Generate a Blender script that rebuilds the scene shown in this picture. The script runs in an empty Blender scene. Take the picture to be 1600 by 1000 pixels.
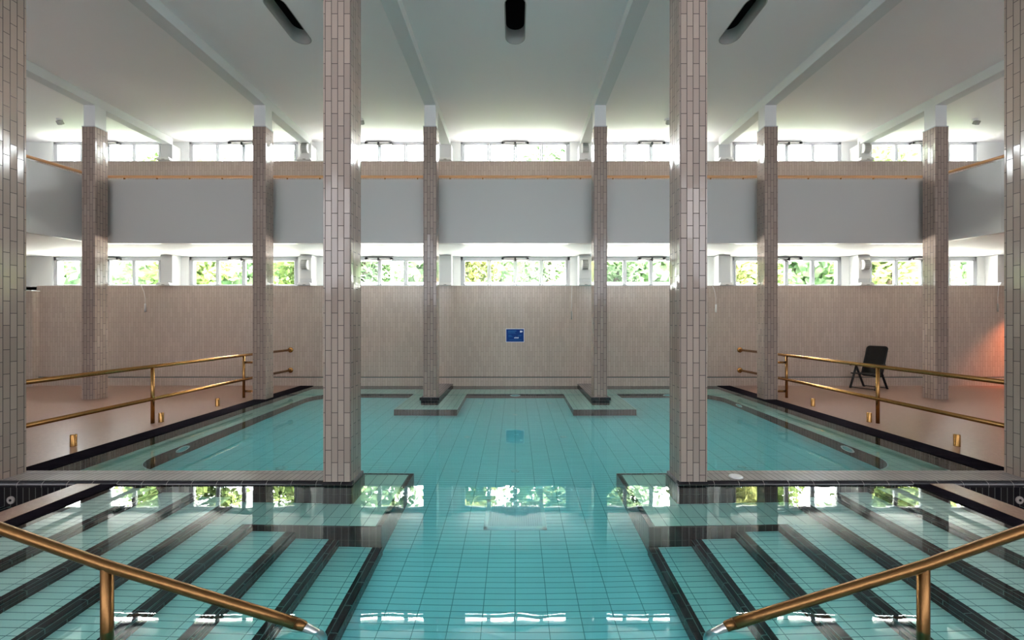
import bpy, bmesh, math, random
from mathutils import Vector, Matrix
random.seed(7)
SC = bpy.context.scene
COL = SC.collection

# ------------------------------------------------------------------ camera, sky, exposure
EYE = 1.83
cam = bpy.data.cameras.new('camera')
cam.sensor_width = 36.0
cam.lens = 15.0
cam.shift_x = -5.0 / 1600
cam.shift_y = 3.0 / 1600
cam.clip_start = 0.05
cam.clip_end = 300
cam_o = bpy.data.objects.new('camera', cam)
COL.objects.link(cam_o)
cam_o.location = (0, 0, EYE)
cam_o.rotation_euler = (math.pi / 2, 0, 0)
SC.camera = cam_o

SKY_STRENGTH = 56.0
wd = bpy.data.worlds.new('sky')
SC.world = wd
wd.use_nodes = True
bg = wd.node_tree.nodes['Background']
bg.inputs[0].default_value = (0.93, 0.97, 1.0, 1)
bg.inputs[1].default_value = SKY_STRENGTH

sun = bpy.data.lights.new('sun', 'SUN')
sun.energy = 420
sun.color = (1.0, 0.95, 0.86)
sun.angle = 0.01
sun_o = bpy.data.objects.new('sun', sun)
COL.objects.link(sun_o)
sun_o.location = (30, 20, 40)
sun_o.rotation_euler = (0, math.radians(35), 0)

SC.view_settings.view_transform = 'Standard'
SC.view_settings.look = 'None'
SC.view_settings.exposure = 0.14
SC.view_settings.gamma = 1
SC.view_settings.use_curve_mapping = False
cy = SC.cycles
cy.use_denoising = True
cy.max_bounces = 14
cy.diffuse_bounces = 7
cy.glossy_bounces = 6
cy.transmission_bounces = 8
cy.transparent_max_bounces = 12
cy.sample_clamp_indirect = 12
cy.blur_glossy = 0.5


def portal(name, loc, sx, sz, face):
    """daylight sampling window: face = +1 shines towards -Y (far wall), -1 towards +Y (rear wall)"""
    l = bpy.data.lights.new(name, 'AREA')
    l.shape = 'RECTANGLE'
    l.size, l.size_y = sx, sz
    l.cycles.is_portal = True
    o = bpy.data.objects.new(name, l)
    COL.objects.link(o)
    o.location = loc
    o.rotation_euler = (-math.pi / 2 if face > 0 else math.pi / 2, 0, 0)
    return o


portal('daylight_lower_windows', (0, 12.56, 3.31), 27.4, 0.86, 1)
portal('daylight_upper_windows', (0, 12.56, 6.77), 27.4, 0.70, 1)
portal('daylight_rear_windows', (0, -4.9, 4.9), 26.0, 3.4, -1)


# ------------------------------------------------------------------ materials
def lin(r, g, b):
    f = lambda c: (c / 255) / 12.92 if c / 255 <= 0.04045 else ((c / 255 + 0.055) / 1.055) ** 2.4
    return (f(r), f(g), f(b), 1)


def mat_base(name):
    m = bpy.data.materials.new(name)
    m.use_nodes = True
    nt = m.node_tree
    return m, nt, nt.nodes['Principled BSDF']


def N(nt, typ, **kw):
    n = nt.nodes.new(typ)
    for k, v in kw.items():
        setattr(n, k, v)
    return n


def mathn(nt, op, a, b=None, c=None):
    n = N(nt, 'ShaderNodeMath', operation=op)
    for i, v in enumerate((a, b, c)):
        if v is None:
            continue
        if isinstance(v, (int, float)):
            n.inputs[i].default_value = v
        else:
            nt.links.new(v, n.inputs[i])
    return n.outputs[0]


def plain(name, col, rough=0.5, metal=0.0, noise=0.04, scale=3.0, bump=0.0, bscale=40, spec=0.5, coat=0.0):
    m, nt, p = mat_base(name)
    g = N(nt, 'ShaderNodeNewGeometry')
    nz = N(nt, 'ShaderNodeTexNoise')
    nz.inputs['Scale'].default_value = scale
    nz.inputs['Detail'].default_value = 5
    nt.links.new(g.outputs['Position'], nz.inputs['Vector'])
    mx = N(nt, 'ShaderNodeMixRGB', blend_type='MIX')
    mx.inputs[1].default_value = tuple(c * (1 - noise) for c in col[:3]) + (1,)
    mx.inputs[2].default_value = tuple(min(1, c * (1 + noise)) for c in col[:3]) + (1,)
    nt.links.new(nz.outputs['Fac'], mx.inputs[0])
    nt.links.new(mx.outputs[0], p.inputs['Base Color'])
    p.inputs['Roughness'].default_value = rough
    p.inputs['Metallic'].default_value = metal
    p.inputs['Specular IOR Level'].default_value = spec
    p.inputs['Coat Weight'].default_value = coat
    if bump:
        n2 = N(nt, 'ShaderNodeTexNoise')
        n2.inputs['Scale'].default_value = bscale
        nt.links.new(g.outputs['Position'], n2.inputs['Vector'])
        b = N(nt, 'ShaderNodeBump')
        b.inputs['Strength'].default_value = bump
        b.inputs['Distance'].default_value = 0.01
        nt.links.new(n2.outputs['Fac'], b.inputs['Height'])
        nt.links.new(b.outputs[0], p.inputs['Normal'])
    return m


def tiles(name, c1, c2, mortar, mode, L=0.28, W=0.07, offset=0.5, rough=0.15, joint=0.0035, tilt=0.0, off=(0, 0), coat=0.0, bumpd=0.003, bias=0.0, spec=0.5):
    """glazed tiles. mode 'wall': long side vertical on any upright face; 'x': long side along X on flat
    faces, 'y': long side along Y on flat faces; upright faces always have the long side vertical
    ('xh'/'yh': upright faces have the long side horizontal)."""
    m, nt, p = mat_base(name)
    g = N(nt, 'ShaderNodeNewGeometry')
    sp = N(nt, 'ShaderNodeSeparateXYZ')
    nt.links.new(g.outputs['Position'], sp.inputs[0])
    sn = N(nt, 'ShaderNodeSeparateXYZ')
    nt.links.new(g.outputs['True Normal'], sn.inputs[0])
    X, Y, Z = sp.outputs
    nx = mathn(nt, 'GREATER_THAN', mathn(nt, 'ABSOLUTE', sn.outputs[0]), 0.6)
    nz = mathn(nt, 'GREATER_THAN', mathn(nt, 'ABSOLUTE', sn.outputs[2]), 0.6)

    def sel(f, a, b):  # f ? a : b
        return mathn(nt, 'ADD', mathn(nt, 'MULTIPLY', f, a), mathn(nt, 'MULTIPLY', mathn(nt, 'SUBTRACT', 1.0, f), b))
    hor = sel(nx, Y, X)
    if mode.endswith('h'):
        uu, vv = hor, Z
    else:
        uu, vv = Z, hor
    if mode[0] == 'x':
        fu, fv = X, Y
    elif mode[0] == 'y':
        fu, fv = Y, X
    else:
        fu, fv = Y, X
    U = mathn(nt, 'ADD', sel(nz, fu, uu), 50 * L + off[0])
    V = mathn(nt, 'ADD', sel(nz, fv, vv), 400 * W + off[1])
    cb = N(nt, 'ShaderNodeCombineXYZ')
    nt.links.new(U, cb.inputs[0])
    nt.links.new(V, cb.inputs[1])
    br = N(nt, 'ShaderNodeTexBrick')
    br.offset = offset
    br.offset_frequency = 2
    br.inputs['Scale'].default_value = 1
    br.inputs['Brick Width'].default_value = L
    br.inputs['Row Height'].default_value = W
    br.inputs['Mortar Size'].default_value = joint
    br.inputs['Mortar Smooth'].default_value = 0.15
    br.inputs['Bias'].default_value = bias
    br.inputs['Color1'].default_value = c1
    br.inputs['Color2'].default_value = c2
    br.inputs['Mortar'].default_value = mortar
    nt.links.new(cb.outputs[0], br.inputs['Vector'])
    nt.links.new(br.outputs['Color'], p.inputs['Base Color'])
    r = N(nt, 'ShaderNodeMapRange')
    r.inputs['To Min'].default_value = rough
    r.inputs['To Max'].default_value = 0.8
    nt.links.new(br.outputs['Fac'], r.inputs['Value'])
    nt.links.new(r.outputs[0], p.inputs['Roughness'])
    b = N(nt, 'ShaderNodeBump', invert=True)
    b.inputs['Strength'].default_value = 0.6
    b.inputs['Distance'].default_value = bumpd
    nt.links.new(br.outputs['Fac'], b.inputs['Height'])
    out = b.outputs[0]
    if tilt > 0:
        # every tile is set at a slightly different tilt
        fl = N(nt, 'ShaderNodeVectorMath', operation='SNAP')
        nt.links.new(cb.outputs[0], fl.inputs[0])
        fl.inputs[1].default_value = (L * 2, W, 1)
        wn = N(nt, 'ShaderNodeTexWhiteNoise', noise_dimensions='3D')
        nt.links.new(fl.outputs[0], wn.inputs['Vector'])
        s = N(nt, 'ShaderNodeVectorMath', operation='SUBTRACT')
        nt.links.new(wn.outputs['Color'], s.inputs[0])
        s.inputs[1].default_value = (0.5, 0.5, 0.5)
        sc = N(nt, 'ShaderNodeVectorMath', operation='SCALE')
        nt.links.new(s.outputs[0], sc.inputs[0])
        sc.inputs['Scale'].default_value = tilt
        ad = N(nt, 'ShaderNodeVectorMath', operation='ADD')
        nt.links.new(out, ad.inputs[0])
        nt.links.new(sc.outputs[0], ad.inputs[1])
        nn = N(nt, 'ShaderNodeVectorMath', operation='NORMALIZE')
        nt.links.new(ad.outputs[0], nn.inputs[0])
        out = nn.outputs[0]
    nt.links.new(out, p.inputs['Normal'])
    p.inputs['Specular IOR Level'].default_value = spec
    if coat:
        p.inputs['Coat Weight'].default_value = coat
        p.inputs['Coat Roughness'].default_value = 0.05
    return m


M = {}
M['tile_beige'] = tiles('beige_glazed_tile', lin(190, 173, 161), lin(182, 165, 153), lin(134, 119, 110), 'wall', rough=0.18, tilt=0.03, joint=0.003)
M['tile_column'] = tiles('beige_column_tile', lin(164, 145, 134), lin(150, 132, 122), lin(76, 64, 60), 'wall', rough=0.11, tilt=0.035, joint=0.004, off=(0.03, 0.0325))
M['tile_dark'] = tiles('dark_glazed_tile', lin(20, 20, 24), lin(30, 28, 32), lin(92, 118, 112), 'yh', rough=0.2, tilt=0.03, spec=0.2)
M['tile_dark_up'] = tiles('dark_upright_tile', lin(26, 24, 28), lin(38, 34, 34), lin(84, 84, 80), 'x', offset=0.0, rough=0.2, tilt=0.02, spec=0.2)
M['tile_bull'] = tiles('dark_bullnose_tile', lin(34, 32, 36), lin(42, 39, 42), lin(130, 122, 118), 'xh', L=0.28, W=0.07, offset=0.0, rough=0.10, joint=0.003)
M['tile_coping'] = tiles('brown_coping_tile', lin(116, 106, 106), lin(128, 118, 116), lin(74, 66, 66), 'y', L=0.28, W=0.07, offset=0.0, rough=0.42, spec=0.3)
M['tile_coping_dark'] = tiles('dark_coping_tile', lin(26, 23, 29), lin(32, 28, 33), lin(24, 22, 24), 'x', L=0.28, W=0.07, offset=0.0, rough=0.6, spec=0.0)
M['tile_pool'] = tiles('pale_pool_tile', lin(214, 240, 240), lin(207, 234, 234), lin(116, 158, 158), 'x', L=0.27, W=0.07, offset=0.0, rough=0.25, joint=0.0035)
M['tile_step_left'] = tiles('pale_step_tile_left', lin(226, 242, 232), lin(218, 236, 226), lin(112, 142, 136), 'x', L=0.438, W=0.07, offset=0.0, rough=0.25, joint=0.0035, off=(0.194, 0))
M['tile_step_right'] = tiles('pale_step_tile_right', lin(226, 242, 232), lin(218, 236, 226), lin(112, 142, 136), 'x', L=0.438, W=0.07, offset=0.0, rough=0.25, joint=0.0035, off=(-0.194, 0))
M['tile_bench'] = tiles('pale_bench_tile', lin(206, 222, 208), lin(198, 214, 200), lin(120, 140, 130), 'y', L=0.28, W=0.14, offset=0.0, rough=0.25, joint=0.004)
M['deck'] = tiles('pink_mosaic', lin(152, 117, 99), lin(134, 101, 85), lin(118, 90, 78), 'x', L=0.025, W=0.025, offset=0.0, rough=0.3, joint=0.0012, bumpd=0.0008)
M['white'] = plain('white_paint', (0.80, 0.80, 0.79, 1), 0.55, noise=0.015, scale=1.5)
M['ceil'] = plain('ceiling_paint', (0.85, 0.81, 0.81, 1), 0.5, noise=0.015, scale=0.8)
M['parapet'] = plain('parapet_paint', (0.51, 0.50, 0.48, 1), 0.35, noise=0.015, scale=1.0)
M['beam'] = plain('beam_paint', (0.66, 0.66, 0.655, 1), 0.5, noise=0.015, scale=1.5)  # greyer than the ceiling: shade of the beam undersides put into the colour
M['frame'] = plain('window_frame', (0.42, 0.43, 0.45, 1), 0.35, noise=0.01)
M['sill'] = plain('sill_white', (0.8, 0.8, 0.78, 1), 0.3, noise=0.01)
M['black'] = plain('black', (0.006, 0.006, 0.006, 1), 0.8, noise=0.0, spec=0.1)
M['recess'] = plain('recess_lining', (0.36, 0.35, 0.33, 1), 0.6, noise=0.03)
M['wood'] = plain('handrail_timber', lin(214, 160, 112), 0.35, noise=0.08, scale=6)
M['brass'] = plain('brass', lin(172, 128, 76), 0.25, metal=1.0, noise=0.12, scale=9, bump=0.05, bscale=60)
M['bronze'] = plain('bronze', lin(130, 94, 58), 0.3, metal=1.0, noise=0.18, scale=14, bump=0.12, bscale=120)
M['steel'] = plain('steel', (0.62, 0.62, 0.62, 1), 0.3, metal=1.0, noise=0.05)
M['plastic'] = plain('white_plastic', (0.74, 0.73, 0.71, 1), 0.4, noise=0.01)
M['louvre'] = plain('louvre_grille', (0.33, 0.33, 0.30, 1), 0.5, noise=0.05, scale=30)
M['dark'] = plain('dark_plastic', (0.007, 0.007, 0.008, 1), 0.5, noise=0.1, spec=0.2)
M['mesh_black'] = plain('black_textilene', (0.008, 0.007, 0.007, 1), 0.8, noise=0.2, scale=60, spec=0.08)
M['blue'] = plain('sign_blue', (0.002, 0.035, 0.20, 1), 0.5, noise=0.0, spec=0.15)
M['blue2'] = plain('sign_light_blue', (0.02, 0.13, 0.36, 1), 0.5, noise=0.0, spec=0.15)
M['sign_white'] = plain('sign_white', (0.7, 0.75, 0.85, 1), 0.4, noise=0.0)
M['orange'] = plain('orange_lamp_housing', lin(190, 90, 40), 0.5)
M['trunk'] = plain('bark', (0.05, 0.035, 0.025, 1), 0.9, noise=0.3, scale=8)
M['lawn'] = plain('lawn', (0.05, 0.11, 0.025, 1), 0.9, noise=0.4, scale=2)
M['bounce_ground'] = plain('pale_bounce_ground', (0.76, 0.74, 0.70, 1), 0.8, noise=0.06, scale=2)  # for the added light-bouncing ground outside the windows
M['post_white'] = plain('white_post', (0.75, 0.75, 0.75, 1), 0.5)
M['post_red'] = plain('red_band', (0.45, 0.05, 0.04, 1), 0.5)
M['post_teal'] = plain('teal_post', (0.08, 0.4, 0.36, 1), 0.5)
M['inlet'] = plain('inlet_plate', (0.75, 0.82, 0.80, 1), 0.25, noise=0.02)
M['grate_pale'] = plain('grate_plate', (0.78, 0.80, 0.82, 1), 0.3, noise=0.02)  # pale colour stands in for skylight reflected off the steel
M['grate_frame'] = plain('grate_frame', (0.9, 0.92, 0.92, 1), 0.3, noise=0.02)  # paler still, same reflected skylight put into the rim colour
M['nozzle'] = plain('nozzle_ring', (0.35, 0.30, 0.27, 1), 0.5)
M['lens'] = plain('niche_lens', (0.30, 0.62, 0.64, 1), 0.2, noise=0.15, scale=30)


def leaf_mat(name, c1, c2):
    m, nt, p = mat_base(name)
    g = N(nt, 'ShaderNodeNewGeometry')
    nz = N(nt, 'ShaderNodeTexNoise')
    nz.inputs['Scale'].default_value = 0.9
    nt.links.new(g.outputs['Position'], nz.inputs['Vector'])
    cr = N(nt, 'ShaderNodeValToRGB')
    cr.color_ramp.elements[0].position = 0.38
    cr.color_ramp.elements[1].position = 0.64
    cr.color_ramp.elements[0].color = c1
    cr.color_ramp.elements[1].color = c2
    nt.links.new(nz.outputs['Fac'], cr.inputs[0])
    d = N(nt, 'ShaderNodeBsdfDiffuse')
    t = N(nt, 'ShaderNodeBsdfTranslucent')
    nt.links.new(cr.outputs[0], d.inputs[0])
    nt.links.new(cr.outputs[0], t.inputs[0])
    mx = N(nt, 'ShaderNodeMixShader')
    mx.inputs[0].default_value = 0.4
    nt.links.new(d.outputs[0], mx.inputs[1])
    nt.links.new(t.outputs[0], mx.inputs[2])
    nt.links.new(mx.outputs[0], nt.nodes['Material Output'].inputs[0])
    return m


M['leaf_a'] = leaf_mat('leaves_green', (0.045, 0.075, 0.025, 1), (0.20, 0.25, 0.09, 1))
M['leaf_b'] = leaf_mat('leaves_bluegreen', (0.045, 0.08, 0.04, 1), (0.17, 0.23, 0.13, 1))
M['leaf_c'] = leaf_mat('leaves_yellow', (0.06, 0.085, 0.03, 1), (0.25, 0.25, 0.09, 1))

# window glass: thin sheet
m, nt, p = mat_base('window_glass')
tr = N(nt, 'ShaderNodeBsdfTransparent')
tr.inputs[0].default_value = (0.95, 0.97, 0.96, 1)
gl = N(nt, 'ShaderNodeBsdfGlossy')
gl.inputs['Roughness'].default_value = 0.0
fr = N(nt, 'ShaderNodeFresnel')
fr.inputs[0].default_value = 1.5
mx = N(nt, 'ShaderNodeMixShader')
nt.links.new(fr.outputs[0], mx.inputs[0])
nt.links.new(tr.outputs[0], mx.inputs[1])
nt.links.new(gl.outputs[0], mx.inputs[2])
nt.links.new(mx.outputs[0], nt.nodes['Material Output'].inputs[0])
M['glass'] = m

# glass of the rear glazing, tint added to dim the fill light
m, nt, p = mat_base('tinted_glass')
tr = N(nt, 'ShaderNodeBsdfTransparent')
tr.inputs[0].default_value = (0.085, 0.085, 0.089, 1)
gl = N(nt, 'ShaderNodeBsdfGlossy')
gl.inputs['Roughness'].default_value = 0.0
mx = N(nt, 'ShaderNodeMixShader')
mx.inputs[0].default_value = 0.05
nt.links.new(tr.outputs[0], mx.inputs[1])
nt.links.new(gl.outputs[0], mx.inputs[2])
nt.links.new(mx.outputs[0], nt.nodes['Material Output'].inputs[0])
M['tinted_glass'] = m

# water
m, nt, p = mat_base('pool_water')
gb = N(nt, 'ShaderNodeBsdfGlass')
gb.inputs['IOR'].default_value = 1.333
gb.inputs['Roughness'].default_value = 0.0
g = N(nt, 'ShaderNodeNewGeometry')
n1 = N(nt, 'ShaderNodeTexNoise')
n1.inputs['Scale'].default_value = 1.6
n1.inputs['Detail'].default_value = 3
nt.links.new(g.outputs['Position'], n1.inputs['Vector'])
b = N(nt, 'ShaderNodeBump')
b.inputs['Strength'].default_value = 1.0
b.inputs['Distance'].default_value = 0.0012
nt.links.new(n1.outputs['Fac'], b.inputs['Height'])
nt.links.new(b.outputs[0], gb.inputs['Normal'])
nt.links.new(gb.outputs[0], nt.nodes['Material Output'].inputs[0])
va = N(nt, 'ShaderNodeVolumeAbsorption')
va.inputs['Color'].default_value = (0.08, 0.94, 0.985, 1)
va.inputs['Density'].default_value = 0.46
nt.links.new(va.outputs[0], nt.nodes['Material Output'].inputs['Volume'])
M['water'] = m


# ------------------------------------------------------------------ mesh helpers
def smooth(bm_faces):
    for f in bm_faces:
        f.smooth = True


class MB:
    def __init__(s):
        s.bm = bmesh.new()
        s.mats = []
        s.cur = 0

    def mat(s, key):
        if key not in s.mats:
            s.mats.append(key)
        s.cur = s.mats.index(key)
        return s

    def face(s, vs, sm=False):
        try:
            f = s.bm.faces.new(vs)
        except ValueError:
            return None
        f.material_index = s.cur
        f.smooth = sm
        return f

    def box(s, a, b, bev=0.0, mtx=None):
        x0, x1 = sorted((a[0], b[0])); y0, y1 = sorted((a[1], b[1])); z0, z1 = sorted((a[2], b[2]))
        P = [(x0, y0, z0), (x1, y0, z0), (x1, y1, z0), (x0, y1, z0), (x0, y0, z1), (x1, y0, z1), (x1, y1, z1), (x0, y1, z1)]
        v = [s.bm.verts.new(mtx @ Vector(p) if mtx else p) for p in P]
        fs = [s.face([v[i] for i in q]) for q in ((0, 3, 2, 1), (4, 5, 6, 7), (0, 1, 5, 4), (1, 2, 6, 5), (2, 3, 7, 6), (3, 0, 4, 7))]
        if bev > 0:
            es = list({e for f in fs for e in f.edges})
            r = bmesh.ops.bevel(s.bm, geom=es, offset=bev, segments=2, affect='EDGES', profile=0.5)
            for f in r['faces']:
                f.material_index = s.cur
        return s

    def tube(s, pts, r, n=14, caps=True, rs=None):
        pts = [Vector(p) for p in pts]
        rings = []
        up = None
        for i, p in enumerate(pts):
            if i == 0:
                t = pts[1] - pts[0]
            elif i == len(pts) - 1:
                t = pts[-1] - pts[-2]
            else:
                t = (pts[i + 1] - p).normalized() + (p - pts[i - 1]).normalized()
            t.normalize()
            if up is None:
                up = Vector((0, 0, 1)) if abs(t.z) < 0.9 else Vector((0, 1, 0))
            a = t.cross(up).normalized()
            c = a.cross(t).normalized()
            up = c
            k = 1.0
            if 0 < i < len(pts) - 1:
                d = (pts[i + 1] - p).normalized().dot((p - pts[i - 1]).normalized())
                k = 1.0 / max(0.5, math.sqrt((1 + d) / 2))
            rr = rs[i] if rs else r
            rings.append([s.bm.verts.new(p + (a * math.cos(q) + c * math.sin(q)) * rr) for q in [2 * math.pi * j / n for j in range(n)]])
        for A, B in zip(rings, rings[1:]):
            for j in range(n):
                s.face([A[j], A[(j + 1) % n], B[(j + 1) % n], B[j]], True)
        if caps:
            s.face(list(reversed(rings[0])))
            s.face(rings[-1])
        return s

    def lathe(s, prof, c=(0, 0, 0), axis='z', n=28):
        rings = []
        for r, h in prof:
            ring = []
            for j in range(n):
                q = 2 * math.pi * j / n
                u, w = r * math.cos(q), r * math.sin(q)
                P = {'z': (u, w, h), 'y': (u, h, w), 'x': (h, u, w)}[axis]
                ring.append(s.bm.verts.new((c[0] + P[0], c[1] + P[1], c[2] + P[2])))
            rings.append(ring)
        for A, B in zip(rings, rings[1:]):
            for j in range(n):
                s.face([A[j], A[(j + 1) % n], B[(j + 1) % n], B[j]], True)
        s.face(list(reversed(rings[0])))
        s.face(rings[-1])
        return s

    def prism(s, poly, z0, z1, mtx=None, sm=False):
        A = [s.bm.verts.new(mtx @ Vector((x, y, z0)) if mtx else (x, y, z0)) for x, y in poly]
        B = [s.bm.verts.new(mtx @ Vector((x, y, z1)) if mtx else (x, y, z1)) for x, y in poly]
        n = len(poly)
        for j in range(n):
            s.face([A[j], A[(j + 1) % n], B[(j + 1) % n], B[j]], sm)
        s.face(list(reversed(A)))
        s.face(B)
        return s

    def build(s, name, matkey=None, parent=None, loc=None, recalc=True):
        if recalc:
            bmesh.ops.recalc_face_normals(s.bm, faces=s.bm.faces)
        me = bpy.data.meshes.new(name)
        s.bm.to_mesh(me)
        s.bm.free()
        if matkey:
            me.materials.append(M[matkey])
        else:
            for k in s.mats:
                me.materials.append(M[k])
        o = bpy.data.objects.new(name, me)
        COL.objects.link(o)
        if parent:
            o.parent = parent
            o.matrix_parent_inverse = Matrix.Identity(4)
        if loc:
            o.location = loc
        return o


def tag(o, label, cat, group=None, kind=None):
    o['label'] = label
    o['category'] = cat
    if group:
        o['group'] = group
    if kind:
        o['kind'] = kind
    return o


def struct(o):
    o['kind'] = 'structure'
    return o


def empty(name, loc=(0, 0, 0), label=None, cat=None, group=None):
    o = bpy.data.objects.new(name, None)
    o.empty_display_size = 0.1
    COL.objects.link(o)
    o.location = loc
    if label:
        tag(o, label, cat, group)
    return o


def kids(o):
    return [c for c in bpy.data.objects if c.parent == o]


def copy_tree(o, parent=None):
    c = o.copy()
    COL.objects.link(c)
    if parent:
        c.parent = parent
    for ch in kids(o):
        copy_tree(ch, c)
    return c


# ------------------------------------------------------------------ key dimensions
CW = 0.155            # half width of a tiled column
YF, YN = 10.0, 4.79   # front faces of the far and the near columns
WALL = 12.2
WIN = 12.58
DECK = 0.012
CEIL = 7.13
BEAMB = 6.92
BENCH = -0.55
FLOOR = -1.11
REAR = -5.0
SIDE = 16.0

# ------------------------------------------------------------------ pool shell
def arc(cx_, cy_, r, a0, a1, n=10):
    return [(cx_ + r * math.cos(a0 + (a1 - a0) * i / n), cy_ + r * math.sin(a0 + (a1 - a0) * i / n)) for i in range(n + 1)]


H = math.pi / 2
PB, PF = 11.45, 5.69      # back and front inner edges of the bench
inner = ([(-1.35, 4.3), (-1.35, PF)][::-1] and
         [(1.35, 4.3), (1.35, PF)] + arc(5.3 - .6, PF + .6, .6, -H, 0) + arc(5.3 - .75, PB - .75, .75, 0, H) +
         [(2.7, PB), (2.7, 9.5), (1.3, 9.5), (1.3, PB), (-1.3, PB), (-1.3, 9.5), (-2.7, 9.5), (-2.7, PB)] +
         arc(-5.3 + .75, PB - .75, .75, H, 2 * H) + arc(-5.3 + .6, PF + .6, .6, 2 * H, 3 * H) +
         [(-1.35, PF), (-1.35, 4.3)])
outer = [(-5.8, 4.3), (-5.8, WALL), (5.8, WALL), (5.8, 4.3)]

basin = empty('pool_basin', (0, 8, FLOOR), 'wide tiled swimming pool basin between the pink decks with turquoise floor', 'pool basin')


def par(o, p):
    """parent keeping world placement (parents are only translated)"""
    o.parent = p
    o.location = Vector(o.location) - p.location
    return o


f = MB()
f.box((-5.9, REAR, FLOOR - 0.1), (5.9, WALL + 0.1, FLOOR))
par(f.build('pool_floor', 'tile_pool'), basin)

# bench and column platforms under water: one continuous pale ledge with dark faces
b = MB()
loop = inner + outer  # closed polygon: the inner outline, then round the outside
vs = [b.bm.verts.new((x, y, BENCH)) for x, y in loop]
es = [b.bm.edges.new((vs[i], vs[(i + 1) % len(vs)])) for i in range(len(vs))]
r = bmesh.ops.triangle_fill(b.bm, use_beauty=True, use_dissolve=False, edges=es)
for fc in b.bm.faces:
    if fc.normal.z < 0:
        fc.normal_flip()
par(b.build('bench_top', 'tile_bench', recalc=False), basin)

nz_ = MB()
# dark edge tile: 6 cm wide strip on the ledge edge then the upright face
NI = len(inner)
for i in range(NI - 1):
    (x0, y0), (x1, y1) = inner[i], inner[i + 1]
    a0 = nz_.bm.verts.new((x0, y0, BENCH + .001)); a1 = nz_.bm.verts.new((x1, y1, BENCH + .001))
    c0 = nz_.bm.verts.new((x0, y0, FLOOR)); c1 = nz_.bm.verts.new((x1, y1, FLOOR))
    nz_.face([a0, a1, c1, c0])
par(nz_.build('bench_face', 'tile_dark_up', recalc=False), basin)

# pale rounded nosing line along the bench
nl = MB()
pts = [(x, y, BENCH + 0.004) for x, y in inner]
for i in range(1, NI - 2):
    p0, p1 = Vector(pts[i]), Vector(pts[i + 1])
    if (p1 - p0).length > 1e-4:
        nl.tube([p0, p1], 0.008, n=8)
par(nl.build('bench_nosing', 'inlet'), basin)

# upright walls of the pool below the copings
w = MB()
w.box((-5.95, 5.0, FLOOR), (-5.78, WALL, -0.004))
w.box((5.78, 5.0, FLOOR), (5.95, WALL, -0.004))
w.box((-5.9, WALL - 0.02, FLOOR), (5.9, WALL + .1, 0.03))
par(w.build('pool_wall', 'tile_dark_up'), basin)
w = MB()
w.box((-5.8, REAR, FLOOR), (5.8, REAR + .3, 0.0))
par(w.build('end_wall', 'tile_pool'), basin)

# underwater fittings
def lens(x, y, z, side):
    g_ = MB()
    ax = 'x' if side in 'lr' else 'y'
    sgn = {'l': 1, 'r': -1, 'b': -1}[side]
    prof = [(0.0001, 0), (0.14, 0), (0.14, 0.012 * sgn), (0.115, 0.018 * sgn), (0.105, 0.008 * sgn), (0.0001, 0.008 * sgn)]
    if side == 'b':
        g_.lathe(prof, (x, y, z), 'y')
    else:
        g_.lathe(prof, (x, y, z), 'x')
    o = g_.build('light_niche', 'inlet')
    l_ = MB()
    l_.lathe([(0.0001, 0.009 * sgn), (0.1, 0.009 * sgn), (0.07, 0.02 * sgn), (0.0001, 0.026 * sgn)], (x, y, z), ax)
    l_.build('lens', 'lens', o)
    return o


NG = 'round underwater light niches in the bench face'
for (x, y, z, s_, lb) in [(-5.3, 6.8, -.78, 'l', 'round underwater light niche in the dark bench face, large one on the left side'),
                          (5.3, 6.8, -.78, 'r', 'round underwater light niche in the dark bench face, large one on the right side'),
                          (5.3, 10.1, -.78, 'r', 'small distant underwater light niche beyond the right side, near the far right column'),
                          (0, 11.45, -.76, 'b', 'underwater light niche in the middle of the far bench below the blue sign'),
                          (4.1, 11.45, -.76, 'b', 'underwater light niche in the far bench at right, beyond the second column')]:
    tag(lens(x, y, z, s_), lb, 'light niche', NG)

for (x, y, lb) in [(-3.47, 6.35, 'white floor inlet near the left near column'), (0, 6.35, 'floor inlet on the pool centre line just behind the grate'),
                   (-.9, 7.95, 'floor inlet left of the centre line in mid pool'), (.9, 7.95, 'floor inlet right of the centre line in mid pool'),
                   (0, 9.6, 'floor inlet on the centre line between the far platforms'), (-.88, 10.8, 'dark far floor inlet by the left platform'),
                   (.88, 10.8, 'dark far floor inlet by the right platform'), (3.4, 6.4, 'floor inlet in front of the right half of the pool'),
                   (3.4, 8.6, 'floor inlet at right in mid pool')]:
    g_ = MB()
    g_.lathe([(0.0001, 0), (0.085 if x == -3.47 else 0.06, 0), (0.08 if x == -3.47 else 0.055, 0.012), (0.03, 0.014), (0.025, 0.004), (0.0001, 0.004)], (x, y, FLOOR), 'z', 20)
    tag(g_.build('floor_inlet', 'inlet'), lb, 'pool inlet', 'small round inlets in the pool floor')

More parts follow.
